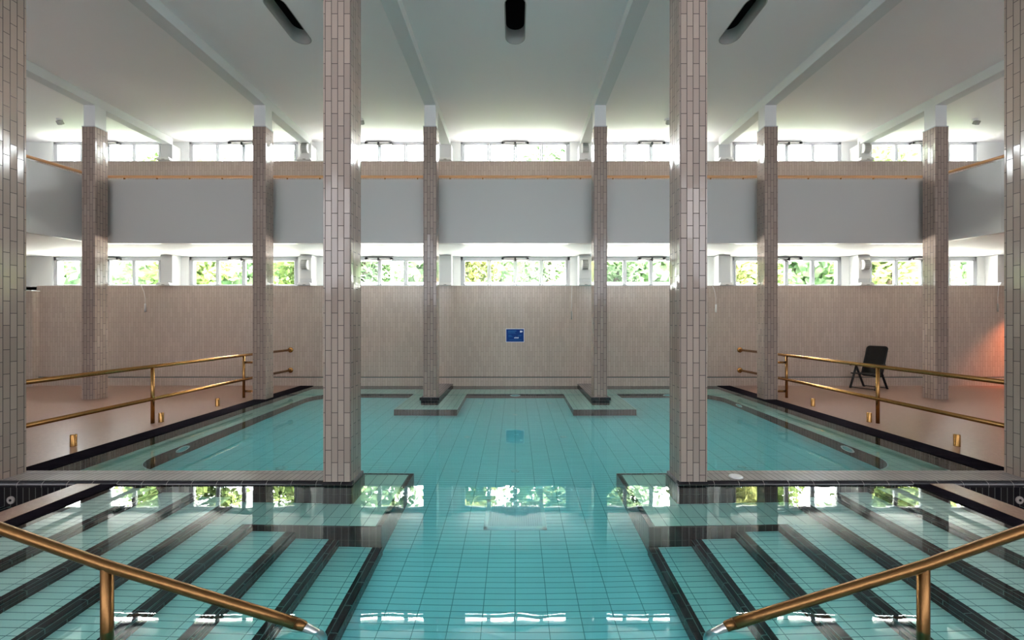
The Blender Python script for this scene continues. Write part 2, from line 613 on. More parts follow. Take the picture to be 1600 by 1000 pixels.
# big steel grate on the floor
gr = empty('floor_grate', (0, 5.1, FLOOR), 'square bright perforated steel grate on the pool floor at centre front', 'grate')
g_ = MB()
x0, x1, y0, y1 = -.355, .355, 4.76, 5.42
for a, c in (((x0, y0), (x1, y0 + .05)), ((x0, y1 - .05), (x1, y1)), ((x0, y0), (x0 + .05, y1)), ((x1 - .05, y0), (x1, y1))):
    g_.box((a[0], a[1], FLOOR), (c[0], c[1], FLOOR + .035), 0.004)
par(g_.build('frame', 'grate_frame'), gr)
g_ = MB()
g_.box((x0 + .04, y0 + .04, FLOOR + .004), (x1 - .04, y1 - .04, FLOOR + .012))
for i in range(24):
    xx = x0 + .06 + i * (x1 - x0 - .12) / 23
    g_.box((xx - .007, y0 + .04, FLOOR + .012), (xx + .007, y1 - .04, FLOOR + .024))
for i in range(22):
    yy = y0 + .06 + i * (y1 - y0 - .12) / 21
    g_.box((x0 + .04, yy - .005, FLOOR + .014), (x1 - .04, yy + .005, FLOOR + .026))
par(g_.build('perforated_plate', 'grate_pale'), gr)

# ------------------------------------------------------------------ water
wt = MB()
poly = [(-4.5, REAR + .2), (4.5, REAR + .2), (4.5, 4.93), (5.79, 4.93), (5.79, WALL - .01), (-5.79, WALL - .01), (-5.79, 4.93), (-4.5, 4.93)]
vs = [wt.bm.verts.new((x, y, 0)) for x, y in poly]
wt.face(vs)
for fc in wt.bm.faces:
    if fc.normal.z < 0:
        fc.normal_flip()
wo = wt.build('pool_water', 'water', recalc=False)
tag(wo, 'still clear turquoise water filling the pool and covering both stairs', 'water')

# ------------------------------------------------------------------ stairs in the near pool
XI, G, R_, T0, NW = 1.335, 0.438, 0.14, 0.13, 0.103
for sd, nm in ((-1, 'left'), (1, 'right')):
    st = empty('pool_stairs', (sd * 3, 1, FLOOR), 'pale tiled underwater stairs with dark nosings on the %s, descending to the middle' % nm, 'stairs')
    for k in range(7):
        face = XI + (6 - k) * G           # riser face below tread k
        back = 4.47 if k == 0 else XI + (7 - k) * G
        z = -(T0 + k * R_)
        zb = -(T0 + (k + 1) * R_) if k < 6 else FLOOR
        ye = YN + 0.02 if k < 4 else 4.3
        if k == 3:
            ye = 4.3
        t = MB()
        t.box((sd * (face + NW), REAR + .25, FLOOR), (sd * (back - 0.0005), ye, z))
        to = par(t.build('step', 'tile_step_' + nm), st)
        n = MB()
        nv = 5
        # dark nosing with a rounded front edge, and the riser below it
        rr = 0.02
        prof = [(face + NW, z + .0015), (face + rr, z + .0015)]
        prof += [(face + rr - rr * math.sin(q), z + .0015 - rr + rr * math.cos(q)) for q in (H * i / 4 for i in range(1, 5))]
        prof += [(face, zb), (face + NW, zb)]
        A = [n.bm.verts.new((sd * x, REAR + .25, zz)) for x, zz in prof]
        B = [n.bm.verts.new((sd * x, ye, zz)) for x, zz in prof]
        for j in range(len(prof)):
            n.face([A[j], A[(j + 1) % len(prof)], B[(j + 1) % len(prof)], B[j]])
        n.face(A); n.face(B)
        no = n.build('nosing', 'tile_dark', to)
        no.location = -(st.location)  # world coordinates under the step
        no.location = Vector((0, 0, 0))

# platform front below the near columns, between stairs and bench
for sd in (-1, 1):
    f_ = MB()
    f_.box((sd * 1.35, 4.295, FLOOR), (sd * 2.75, 4.31, BENCH + .001))
    par(f_.build('platform_front', 'tile_dark_up'), basin)
    # dark tile rim on the sides of the near platform
    f_ = MB()
    f_.box((sd * 1.349, 4.3, BENCH), (sd * 1.41, PF, BENCH + .003))
    f_.box((sd * 1.349, PF - .05, BENCH), (sd * 2.4, PF, BENCH + .003))
    par(f_.build('platform_rim', 'tile_dark'), basin)

# ------------------------------------------------------------------ decks, copings, walkway slabs
fl = MB()
for sd in (-1, 1):
    fl.box((sd * 6.13, 5.15, -.3), (sd * SIDE, WALL, DECK))
struct(fl.build('floor', 'deck'))

for sd, nm in ((-1, 'left'), (1, 'right')):
    c = MB()
    c.box((sd * 5.76, 5.14, -.06), (sd * 6.13, WALL, DECK + .001), 0.008)
    o = c.build('pool_coping', 'tile_coping_dark')
    tag(o, 'dark tiled coping along the %s edge of the main pool' % nm, 'coping')
    # walkway slab that carries the near columns
    wk = empty('walkway_slab', (sd * 4.5, 4.96, 0), 'low brown tiled walkway with dark rounded edge crossing the %s half of the pool' % nm, 'walkway')
    c = MB()
    c.box((sd * 1.83, YN + .05, -.02), (sd * SIDE, 5.15, .036))
    par(c.build('top', 'tile_coping'), wk)
    c = MB()
    rr = .05
    prof = [(YN + .05, .036)] + [(YN + .05 - rr * math.sin(q), .036 - rr + rr * math.cos(q)) for q in (H * i / 6 for i in range(1, 7))] + [(YN, -.03), (YN + .05, -.03)]
    A = [c.bm.verts.new((sd * 1.83, y, z)) for y, z in prof]
    B = [c.bm.verts.new((sd * SIDE, y, z)) for y, z in prof]
    for j in range(len(prof)):
        fc = c.face([A[j], A[(j + 1) % len(prof)], B[(j + 1) % len(prof)], B[j]], 0 < j < 6)
    c.face(A); c.face(B)
    par(c.build('bullnose', 'tile_bull'), wk)
    c = MB()
    c.box((sd * 1.82, YN + .004, BENCH), (sd * 6.0, 5.16, -.021))
    c.box((sd * 6.0, YN + .004, -.5), (sd * SIDE, 5.16, -.021))
    par(c.build('support_wall', 'tile_dark_up'), wk)

    # strip of deck between the stairs and the overflow channel
    ds = empty('deck_strip', (sd * 4.8, 0, 0), 'narrow pink kerb with dark inner edge beside the %s underwater stairs' % nm, 'kerb')
    c = MB()
    c.box((sd * 4.66, REAR, -.4), (sd * 4.92, YN + .002, .014))
    par(c.build('kerb_top', 'deck'), ds)
    c = MB()
    c.box((sd * 4.47, REAR, -.6), (sd * 4.66, YN + .002, .012), 0.006)
    par(c.build('dark_edge', 'tile_coping_dark'), ds)
    # overflow channel
    c = MB()
    c.box((sd * 4.92, REAR, -.5), (sd * 7.0, YN + .01, -.24))
    o = c.build('overflow_channel', 'tile_dark')
    tag(o, 'dark sunken overflow channel outside the %s kerb' % nm, 'channel')
    c = MB()
    o = empty('channel_nozzle', (sd * 5.66, YN + .004, -.17))
    c.lathe([(.0001, 0), (.042, 0), (.042, -.012), (.0001, -.012)], (0, 0, 0), 'y', 24)
    for f__ in c.bm.faces:
        f__.smooth = False
    c.build('ring', 'nozzle', o)
    c = MB()
    c.lathe([(.0001, -.0121), (.014, -.0121), (.014, -.016), (.0001, -.016)], (0, 0, 0), 'y', 16)
    c.build('hole', 'black', o)
    tag(o, 'round white nozzle on the dark tiles at the far %s end of the channel' % nm, 'nozzle')

c = MB()
for sd in (-1, 1):
    c.box((sd * 7.0, REAR, -.5), (sd * SIDE, YN + .01, DECK))
struct(c.build('floor_near', 'deck'))

c = MB()
c.lathe([(0.0001, 0), (.075, 0), (.075, .012), (.06, .02), (.05, .014), (0.0001, .014)], (2.55, 4.93, .036), 'z')
tag(c.build('skimmer_lid', 'plastic'), 'small round pale lid on the right walkway beside the column', 'lid')

# far ledges that tie the far columns to the wall
for sd, nm in ((-1, 'left'), (1, 'right')):
    pl = empty('column_ledge', (sd * 2, 11, 0), 'dark tiled ledge from the inner %s far column back to the wall' % nm, 'ledge')
    c = MB()
    c.box((sd * 1.79, 9.955, -.02), (sd * 2.21, WALL, .07), 0.012)
    par(c.build('top', 'tile_coping'), pl)
    c = MB()
    c.box((sd * 1.80, 9.965, BENCH), (sd * 2.20, WALL, -.018))
    par(c.build('base_wall', 'tile_dark_up'), pl)
    c = MB()
    c.box((sd * 1.77, 9.94, .0), (sd * 2.23, 9.957, .066), 0.003)
    c.box((sd * 1.772, 9.94, .0), (sd * 1.79, WALL, .066), 0.003)
    par(c.build('dark_edge', 'tile_bull'), pl)

# ------------------------------------------------------------------ columns
def column(x, y, base, label, group, top=BEAMB):
    e = empty('column', (x, y + CW, base), label, 'column', group)
    c = MB()
    c.box((-CW, -CW, 0), (CW, CW, 6.42 - base))
    c.build('tiled_shaft', 'tile_column', e)
    c = MB()
    c.box((-CW - .004, -CW - .004, 6.405 - base), (CW + .004, CW + .004, 6.425 - base))
    c.build('capping', 'frame', e)
    c = MB()
    c.box((-.135, -.135, 6.42 - base), (.135, .135, top - base))
    c.build('painted_post', 'beam', e)
    return e


CG = 'far row of beige tiled columns'
for x, b0, lb in ((-10, DECK, 'beige tiled column on the left deck, farthest left of the far row'),
                  (-6, DECK, 'beige tiled column at the left pool edge in the far row'),
                  (-2, .07, 'beige tiled column standing in the pool, far row, left of the blue sign'),
                  (2, .07, 'beige tiled column standing in the pool, far row, right of the blue sign'),
                  (6, DECK, 'beige tiled column at the right pool edge in the far row'),
                  (10, DECK, 'beige tiled column on the right deck right of the black chair')):
    column(x, YF, b0, lb, CG)
NEAR = {}
CG = 'near row of tall beige tiled columns'
for x, lb in ((-6, 'big near column cut by the left edge of the photo'), (-2, 'tall near column on the walkway left of centre'),
              (2, 'tall near column on the walkway right of centre'), (6, 'big near column cut by the right edge of the photo')):
    NEAR[x] = column(x, YN, .036, lb, CG)

# dark tiled feet of the near inner columns under the slab level
for sd, nm in ((-1, 'left'), (1, 'right')):
    c = MB()
    c.box((sd * (2 - CW - .012), YN - .006, BENCH), (sd * (2 + CW + .012), YN + .0, .005))
    par(c.build('foot', 'tile_dark_up'), NEAR[sd * 2])

# ------------------------------------------------------------------ ceiling with slots, beams
def stadium(cx_, cy_, hw, y0, y1, n=10):
    r = hw
    p = [(cx_ + r * math.cos(a), y1 - r + r * math.sin(a)) for a in [math.pi * i / n for i in range(n + 1)]]
    p += [(cx_ + r * math.cos(a), y0 + r + r * math.sin(a)) for a in [math.pi + math.pi * i / n for i in range(n + 1)]]
    return p


SY0, SY1, SHW = 6.95, 8.13, .17
ce = MB()
slots = (-4, 0, 4)


def patch(x0, x1, y0, y1, cx_):
    st_ = stadium(cx_, 0, SHW, SY0, SY1)
    edges = []
    o_ = [ce.bm.verts.new((x, y, CEIL)) for x, y in ((x0, y0), (x1, y0), (x1, y1), (x0, y1))]
    i_ = [ce.bm.verts.new((x, y, CEIL)) for x, y in st_]
    for L_ in (o_, i_):
        for j in range(len(L_)):
            edges.append(ce.bm.edges.new((L_[j], L_[(j + 1) % len(L_)])))
    bmesh.ops.triangle_fill(ce.bm, use_beauty=True, edges=edges)


def quad(x0, x1, y0, y1):
    ce.face([ce.bm.verts.new((x, y, CEIL)) for x, y in ((x0, y0), (x0, y1), (x1, y1), (x1, y0))])


for cx_ in slots:
    patch(cx_ - 2, cx_ + 2, 6, 9, cx_)
    quad(cx_ - 2, cx_ + 2, REAR - .3, 6)
    quad(cx_ - 2, cx_ + 2, 9, 12.8)
quad(-SIDE - .2, -6, REAR - .3, 12.8)
quad(6, SIDE + .2, REAR - .3, 12.8)
for fc in ce.bm.faces:
    if fc.normal.z > 0:
        fc.normal_flip()
# solid roof above
ce.box((-SIDE - .2, REAR - .3, CEIL + .45), (SIDE + .2, 12.9, CEIL + .6))
struct(ce.build('ceiling', 'ceil', recalc=False))

for cx_, lb in ((-4, 'rounded dark slot in the ceiling of the left bay'), (0, 'rounded dark slot in the ceiling at the centre'), (4, 'rounded dark slot in the ceiling of the right bay')):
    e = empty('ceiling_recess', (cx_, 7.54, CEIL), lb, 'ceiling recess', 'rounded ceiling recesses')
    c = MB()
    st_ = stadium(0, 0, SHW, SY0 - 7.54, SY1 - 7.54)
    st2 = stadium(0, 0, SHW + .015, SY0 - 7.555, SY1 - 7.525)
    n = len(st_)
    for z0, z1 in ((-.004, .27),):
        A = [c.bm.verts.new((x, y, z0)) for x, y in st_]
        B = [c.bm.verts.new((x, y, z1)) for x, y in st_]
        for j in range(n):
            c.face([A[j], A[(j + 1) % n], B[(j + 1) % n], B[j]], True)
        A2 = [c.bm.verts.new((x, y, z0)) for x, y in st2]
        for j in range(n):
            c.face([A[j], A[(j + 1) % n], A2[(j + 1) % n], A2[j]])
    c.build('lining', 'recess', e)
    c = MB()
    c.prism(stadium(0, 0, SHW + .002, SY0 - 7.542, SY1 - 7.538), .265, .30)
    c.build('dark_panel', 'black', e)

for i, x in enumerate((-10, -6, -2, 2, 6, 10)):
    c = MB()
    c.box((x - .135, REAR, BEAMB), (x + .135, WALL + .1, CEIL + .001), 0.006)
    o = c.build('ceiling_beam', 'beam')
    tag(o, ['white painted ceiling beam over the far left column, leftmost', 'white ceiling beam over the left pool edge column', 'white ceiling beam just left of the centre bay',
            'white ceiling beam just right of the centre bay', 'white ceiling beam over the right pool edge column', 'white painted ceiling beam over the right deck column, rightmost'][i],
        'ceiling beam', 'ceiling beams')

for i, x in enumerate((-11.9, -4.03, 3.96, 12.0)):
    e = empty('ceiling_sensor', (x, 11.15, CEIL), ['small grey sensor on the ceiling at the far left', 'small sensor on the ceiling left of the inner columns, half hidden by the near column',
                                                   'small sensor on the ceiling right of centre beside the near column', 'small grey sensor on the ceiling at the far right'][i], 'sensor', 'ceiling sensors')
    c = MB()
    c.lathe([(0.0001, 0), (.07, 0), (.07, -.03), (.05, -.05), (0.0001, -.05)], (0, 0, 0), 'z', 20)
    c.build('base', 'plastic', e)
    c = MB()
    mt = Matrix.Translation((.03, -.02, -.10)) @ Matrix.Rotation(.6, 4, 'X')
    c.box((-.05, -.06, -.05), (.05, .06, .05), .015, mt)
    c.build('head', 'louvre', e)

# ------------------------------------------------------------------ walls
SILL = 2.873
SOFF = 3.75
wl = MB()
wl.box((-13.68, WALL, -.4), (SIDE, 12.56, SILL - .012))
struct(wl.build('wall_back', 'tile_beige'))
wl = MB()
wl.box((-SIDE, WALL, 4.0), (SIDE, 12.56, 6.42))
struct(wl.build('wall_back_upper', 'tile_beige'))
wl = MB()
HWD = 1.61
cs = [-12, -8, -4, 0, 4, 8, 12]
gaps = [(-SIDE, -12 - HWD)] + [(a + HWD, b_ - HWD) for a, b_ in zip(cs, cs[1:])] + [(12 + HWD, SIDE)]
for a, b_ in gaps:
    wl.box((a, WIN - .02, SILL - .4), (b_, 12.85, SOFF + .02))
    wl.box((a, WIN - .02, 6.30), (b_, 12.85, CEIL + .02))
wl.box((-SIDE, 12.56, SOFF), (SIDE, 12.85, 6.42))
wl.box((-SIDE, 12.56, -.4), (SIDE, 12.85, SILL - .012))
struct(wl.build('wall_back_piers', 'white'))
wl = MB()
wl.box((-13.70, WALL - .012, SILL - .012), (SIDE, 12.6, SILL), .003)
struct(wl.build('trim_1', 'sill'))
wl = MB()
wl.box((-SIDE, WALL - .012, 6.42), (SIDE, 12.6, 6.432), .003)
struct(wl.build('trim_2', 'sill'))
# skirting band with its little ledge and a dark strip for the shadow line
wl = MB()
wl.box((-13.6, WALL - .035, -.0), (SIDE, WALL, .235), .004)
struct(wl.build('baseboard_back', 'tile_beige'))
wl = MB()
wl.box((-13.6, WALL - .04, .235), (SIDE, WALL, .247), .002)
struct(wl.build('trim_3', 'louvre'))
wl = MB()
wl.box((-13.6, WALL - .036, .247), (SIDE, WALL, .262), .002)
struct(wl.build('trim_shadow_line', 'dark'))
# left return wall
wl = MB()
wl.box((-SIDE, 12.02, 0), (-13.60, 12.3, 2.70))
struct(wl.build('wall_left_return', 'tile_beige'))
wl = MB()
wl.box((-SIDE, 11.98, 2.70), (-13.58, 12.6, 2.725))
struct(wl.build('trim_5', 'sill'))
for sd, nm in ((-1, 'left'), (1, 'right')):
    wl = MB()
    wl.box((sd * SIDE, REAR - .3, -.5), (sd * (SIDE + .2), 12.85, CEIL + .1))
    struct(wl.build('wall_' + nm, 'white'))
# wall behind the camera, unseen glazing sized for soft fill light
wl = MB()
wl.box((-SIDE, REAR - .2, -1.2), (SIDE, REAR, 3.2))
wl.box((-SIDE, REAR - .2, 6.6), (SIDE, REAR, CEIL + .1))
for i in range(8):
    x = -13 + i * 26 / 7
    wl.box((x - .2, REAR - .2, 3.2), (x + .2, REAR, 6.6))
wl.box((-SIDE, REAR - .2, 3.2), (-13, REAR, 6.6))
wl.box((13, REAR - .2, 3.2), (SIDE, REAR, 6.6))
struct(wl.build('wall_rear', 'white'))
wl = MB()
wl.face([wl.bm.verts.new(q) for q in ((-13, REAR - .1, 3.2), (13, REAR - .1, 3.2), (13, REAR - .1, 6.6), (-13, REAR - .1, 6.6))])
struct(wl.build('window_15', 'tinted_glass', recalc=False))

# pilasters between the windows
PG = 'white pilasters between the windows'
wherex = {-10: 'far left bay', -6: 'behind the left edge column', -2: 'left of the centre window', 2: 'right of the centre window', 6: 'behind the right edge column', 10: 'right of the black chair'}
for lev, z0, z1 in (('lower', SILL, SOFF), ('upper', 6.432, BEAMB)):
    for x in (-10, -6, -2, 2, 6, 10):
        c = MB()
        c.box((x - .17, WALL + .03, z0), (x + .17, WIN - .02, z1), .006)
        tag(c.build('pilaster', 'beam'), 'white pilaster on the %s sill, %s' % (lev, wherex[x]), 'pilaster', PG + ' ' + lev)
for x, lb in ((14, 'white pilaster at the far right end of the lower sill'),):
    c = MB()
    c.box((x - .17, WALL + .03, SILL), (x + .17, WIN - .02, SOFF), .006)
    tag(c.build('pilaster', 'beam'), lb, 'pilaster', PG + ' lower')

# ------------------------------------------------------------------ windows
num = 0
for lev, z0, z1 in (('lower', SILL, SOFF - .002), ('upper', 6.432, CEIL - .002)):
    for wx in cs:
        num += 1
        f_ = MB()
        y0, y1 = WIN, WIN + .07
        top = .105 if lev == 'lower' else .06
        f_.box((wx - HWD, y0, z0), (wx - HWD + .07, y1, z1), .004)
        f_.box((wx + HWD - .07, y0, z0), (wx + HWD, y1, z1), .004)
        f_.box((wx - HWD, y0, z1 - top), (wx + HWD, y1, z1), .004)
        f_.box((wx - HWD, y0, z0), (wx + HWD, y1, z0 + .035), .004)
        wo_ = f_.build('window_%d' % num, 'frame')
        struct(wo_)
        iw = (2 * HWD - .14) / 4
        for k in range(4):
            a = wx - HWD + .07 + k * iw
            # sash around each pane, hinged pairs are a little heavier
            s_ = MB()
            t, tt_ = .055, .03
            yy0, yy1 = WIN - .012, WIN + .05
            s_.box((a + .004, yy0, z0 + .035), (a + t, yy1, z1 - top + .005), .004)
            s_.box((a + iw - t, yy0, z0 + .035), (a + iw - .004, yy1, z1 - top + .005), .004)
            s_.box((a + .004, yy0, z1 - top - tt_ + .005), (a + iw - .004, yy1, z1 - top + .005), .004)
            s_.box((a + .004, yy0, z0 + .03), (a + iw - .004, yy1, z0 + .03 + tt_), .004)
            so = s_.build('sash', 'frame', wo_)
            p_ = MB()
            vv = [(a + t, WIN + .02, z0 + .03 + tt_), (a + iw - t, WIN + .02, z0 + .03 + tt_), (a + iw - t, WIN + .02, z1 - top - tt_ + .005), (a + t, WIN + .02, z1 - top - tt_ + .005)]
            p_.face([p_.bm.verts.new(q) for q in vv])
            p_.build('pane', 'glass', so, recalc=False)
        # opener: light bar with two dark arms at the head of the window
        o_ = MB()
        ox = wx
        zt = z1 - .06
        o_.mat('plastic')
        o_.box((ox - .36, WIN - .07, zt - .03), (ox + .36, WIN - .03, zt + .0), .006)
        o_.box((ox - .30, WIN - .12, zt - .005), (ox + .30, WIN - .07, zt + .015), .004)
        o_.mat('dark')
        o_.box((ox - .40, WIN - .12, zt - .035), (ox - .34, WIN - .0, zt + .02), .006)
        o_.box((ox + .34, WIN - .12, zt - .035), (ox + .40, WIN - .0, zt + .02), .006)
        o_.box((ox - .025, WIN - .13, zt - .075), (ox + .025, WIN - .0, zt + .02), .004)
        o_.box((ox - .38, WIN - .125, zt - .045), (ox + .38, WIN - .075, zt - .030))
        o_.box((ox - .38, WIN - .125, zt + .018), (ox + .38, WIN - .075, zt + .030))
        o_.build('opener', None, wo_)

# fixtures on the pilasters
def wall_lamp(x, z, label, g):
    e = empty('wall_lamp', (x, WALL + .03, z), label, 'wall lamp', g)
    c = MB()
    c.box((-.165, -.02, -.33), (.165, 0, .27), .006)
    c.build('back_plate', 'plastic', e)
    c = MB()
    n = 10
    # quarter drum: curved louvred front with pale side cheeks
    A, B = [], []
    for i in range(n + 1):
        q = -1.05 + 2.1 * i / n
        A.append(c.bm.verts.new((-.10, -.02 - .15 * math.cos(q) + .02, .06 + .16 * math.sin(q))))
        B.append(c.bm.verts.new((.10, -.02 - .15 * math.cos(q) + .02, .06 + .16 * math.sin(q))))
    for i in range(n):
        c.face([A[i], A[i + 1], B[i + 1], B[i]], True)
    for L_, sx in ((A, -.10), (B, .10)):
        base = [c.bm.verts.new((sx, -.018, .06 + .16 * math.sin(1.05))), c.bm.verts.new((sx, -.018, .06 - .16 * math.sin(1.05)))]
        c.face(L_ + base)
    c.build('shade', 'plastic', e)
    c = MB()
    for i in range(12):
        q = -.92 + 1.84 * i / 11
        mt = Matrix.Translation((0, -.155 * math.cos(q), .06 + .165 * math.sin(q))) @ Matrix.Rotation(-q, 4, 'X')
        c.box((-.075, -.006, -.007), (.075, .006, .007), 0, mt)
    c.build('louvre', 'louvre', e)
    return e


first = None
LN = {-6: 'behind the left edge column', 2: 'right of the centre window', 10: 'right of the chair'}
for lev, z in (('lower', 3.46), ('upper', 6.80)):
    for x in (-6, 2, 10):
        if lev == 'upper':
            z_ = 6.72
        else:
            z_ = 3.40
        lb = 'white wall lamp with curved grey louvre on the %s pilaster %s' % (lev, LN[x])
        if first is None:
            first = wall_lamp(x, z_, lb, 'curved louvre wall lamps')
        else:
            o = copy_tree(first)
            o.location = (x, WALL + .03, z_)
            o['label'] = lb


def sill_unit(x, z, label):
    e = empty('sill_unit', (x, WALL + .03, z), label, 'control box', 'small control boxes on the sills')
    c = MB()
    prof = [(-.19, .0), (.19, .0), (.19, .03), (.16, .075), (-.16, .075), (-.19, .03)]
    mt = Matrix.Translation((0, 0, 0)) @ Matrix.Rotation(math.pi / 2, 4, 'X')
    c.prism(prof, -.02, .13, mt)
    c.build('housing', 'plastic', e)
    c = MB()
    c.box((-.03, -.14, .005), (.05, -.128, .028), .003)
    c.build('switch', 'louvre', e)
    return e


su = None
for lev, z in (('lower', SILL), ('upper', 6.432)):
    for x in (-10, -6, -2, 2, 6, 10):
        lb = 'small white control box on the %s sill below the pilaster %s' % (lev, wherex[x])
        if su is None:
            su = sill_unit(x, z, lb)
        else:
            o = copy_tree(su)
            o.location = (x, WALL + .03, z)
            o['label'] = lb
o = copy_tree(su)
o.location = (13.95, WALL + .03, SILL)
o['label'] = 'small white control box at the far right end of the lower sill'

# pull cords hanging down the tiles
def cord(x, z1, bend, label, hmat='plastic'):
    e = empty('pull_cord', (x, WALL - .02, SILL), label, 'pull cord', 'cords hanging from the lower sill')
    c = MB()
    pts = [(0, 0, .012), (bend * .3, -.012, -.06), (bend * .75, -.014, -.2), (bend, -.014, -.36), (bend * 1.02, -.014, z1 - SILL)]
    c.tube(pts, .007, 8)
    c.build('cord', 'plastic', e)
    c = MB()
    c.tube([(bend * 1.02, -.018, z1 - SILL + .01), (bend * 1.02, -.018, z1 - SILL - .22)], .022, 10)
    c.build('handle', hmat, e)
    return e


cord(-10.68, 2.34, .13, 'white pull cord hanging down the tiles at far left, behind the handrail')
cord(1.62, 2.12, -.01, 'thin white cord with dark handle hanging right of the blue sign', 'louvre')
cord(5.62, 2.32, .10, 'white pull cord hanging beside the right near column')
cord(13.80, 2.34, -.04, 'white pull cord hanging over the orange lit tiles at far right', 'louvre')

# blue sign
sg = empty('wall_sign', (-.005, WALL, 1.445), 'small blue information sign in the middle of the tiled back wall', 'sign')
c = MB(); c.box((-.265, -.012, -.195), (.265, 0, .195), .003); c.build('border', 'sign_white', sg)
c = MB(); c.box((-.25, -.016, -.18), (.25, -.011, .18)); c.build('panel', 'blue', sg)
c = MB()
for (x0, z0, w_, h_) in [(-.20, .115, .24, .022), (-.20, .085, .20, .014), (-.20, .055, .22, .010), (-.19, .0, .08, .010), (-.19, -.02, .1, .010), (-.19, -.04, .13, .010), (.08, .0, .12, .010), (.08, -.02, .09, .010), (-.17, -.135, .36, .012)]:
    c.box((x0, -.0185, z0), (x0 + w_, -.0155, z0 + h_))
c.build('text_lines', 'blue2', sg)
c = MB()
c.lathe([(0.0001, -.0155), (.028, -.0155), (.028, -.019), (0.0001, -.019)], (.165, 0, .11), 'y', 16)
c.build('emblem', 'sign_white', sg)
c = MB(); c.box((.195, -.019, .095), (.215, -.0155, .13)); c.build('pictogram', 'sign_white', sg)
for i, x in enumerate((-.02, .015, .05, .08)):
    c = MB()
    c.box((x, -.019, -.085), (x + .02, -.0155, -.055 + .006 * (i % 2)))
    c.build('pictogram', 'sign_white', sg)

# ------------------------------------------------------------------ balcony
PY = 10.45
XB = 10.25
PZ0, PZ1 = 3.757, 5.32
bal = empty('balcony', (0, 11.3, 4.0), 'grey painted balcony with solid parapet running across the hall below the upper windows', 'balcony')
cn = [(-10.7, REAR), (-10.48, 9.2), (-10.25, PY), (10.25, PY), (10.48, 9.2), (10.7, REAR)]
def offset_poly(P, d):
    out = []
    for i, p in enumerate(P):
        a = Vector(P[max(i - 1, 0)]); c_ = Vector(P[min(i + 1, len(P) - 1)])
        t = (c_ - a).normalized()
        nrm = Vector((-t.y, t.x))
        out.append((p[0] + nrm.x * d, p[1] + nrm.y * d))
    return out
back = offset_poly(cn, .15)
c = MB()
c.prism(cn + back[::-1], PZ0, PZ1)
par(c.build('parapet', 'parapet'), bal)
c = MB()
c.prism(back[1:-1] + [(SIDE, 9.0), (SIDE, WALL), (-SIDE, WALL), (-SIDE, 9.0)], PZ0, 4.05)
c.prism([back[0], back[1], (-SIDE, 9.0), (-SIDE, REAR)], PZ0, 4.05)
c.prism([back[-1], (SIDE, REAR), (SIDE, 9.0), back[-2]], PZ0, 4.05)
c.box((-SIDE, WALL - .01, PZ0), (SIDE, 12.6, 4.05))
par(c.build('slab', 'white'), bal)
mid = offset_poly(cn, .03)
c = MB()
c.tube([(x, y, PZ1 + .075) for x, y in mid], .034, 12)
par(c.build('handrail', 'wood'), bal)
for i in range(25):
    x = -9.6 + i * .8
    c = MB()
    c.box((x - .012, PY + .02, PZ1 - .002), (x + .012, PY + .05, PZ1 + .06))
    par(c.build('bracket', 'brass'), bal)
for sd in (-1, 1):
    for i in range(10):
        y = 8.6 - i * 1.3
        xx = 10.48 + .22 * (9.2 - y) / 14.2 + .03
        c = MB()
        c.box((sd * (xx - .012), y - .012, PZ1 - .002), (sd * (xx + .012), y + .012, PZ1 + .06))
        par(c.build('bracket', 'brass'), bal)

# ------------------------------------------------------------------ far handrails
RZ, RZ2 = 1.03, .45
for sd, nm in ((-1, 'left'), (1, 'right')):
    e = empty('handrail', (sd * 6.48, 8.5, DECK), 'long brass double handrail on posts along the %s pool edge' % nm, 'handrail')
    for z, nme in ((RZ, 'top_rail'), (RZ2, 'lower_rail')):
        c = MB()
        c.tube([(sd * 6.50, 4.95, z), (sd * 6.50, 10.2, z), (sd * 6.42, WALL - .01, z)], .034, 16)
        par(c.build(nme, 'brass'), e)
        c = MB()
        c.lathe([(0.0001, 0), (.075, 0), (.075, -.018), (.04, -.03), (0.0001, -.03)], (sd * 6.42, WALL - .001, z), 'y', 20)
        par(c.build('wall_flange', 'brass'), e)
    for y in (5.1, 7.65, 10.22):
        c = MB()
        c.tube([(sd * 6.50, y, DECK), (sd * 6.50, y, RZ - .01)], .03, 14)
        par(c.build('post', 'brass'), e)
    for z in (.86, .17):
        c = MB()
        c.tube([(sd * 6.50, 10.22, z), (sd * 6.15, 10.22, z)], .026, 12)
        par(c.build('column_bracket', 'brass'), e)

PS = {-1: [(6.47, 6.25), (6.43, 7.75), (6.42, 9.2)], 1: [(6.47, 6.25), (6.43, 7.75), (6.42, 9.2)]}
pn = ['nearest the camera', 'beside the handrail post', 'farthest, near the column']
for sd, nm in ((-1, 'left'), (1, 'right')):
    for (x, y), w_ in zip(PS[sd], pn):
        c = MB()
        c.lathe([(0.0001, 0), (.042, 0), (.040, .006), (.040, .165), (.036, .17), (0.0001, .17)], (sd * x, y, DECK), 'z', 18)
        tag(c.build('brass_stub', 'brass'), 'short upright brass stub on the %s deck, %s' % (nm, w_), 'stub', 'short brass stubs along the pool edge')

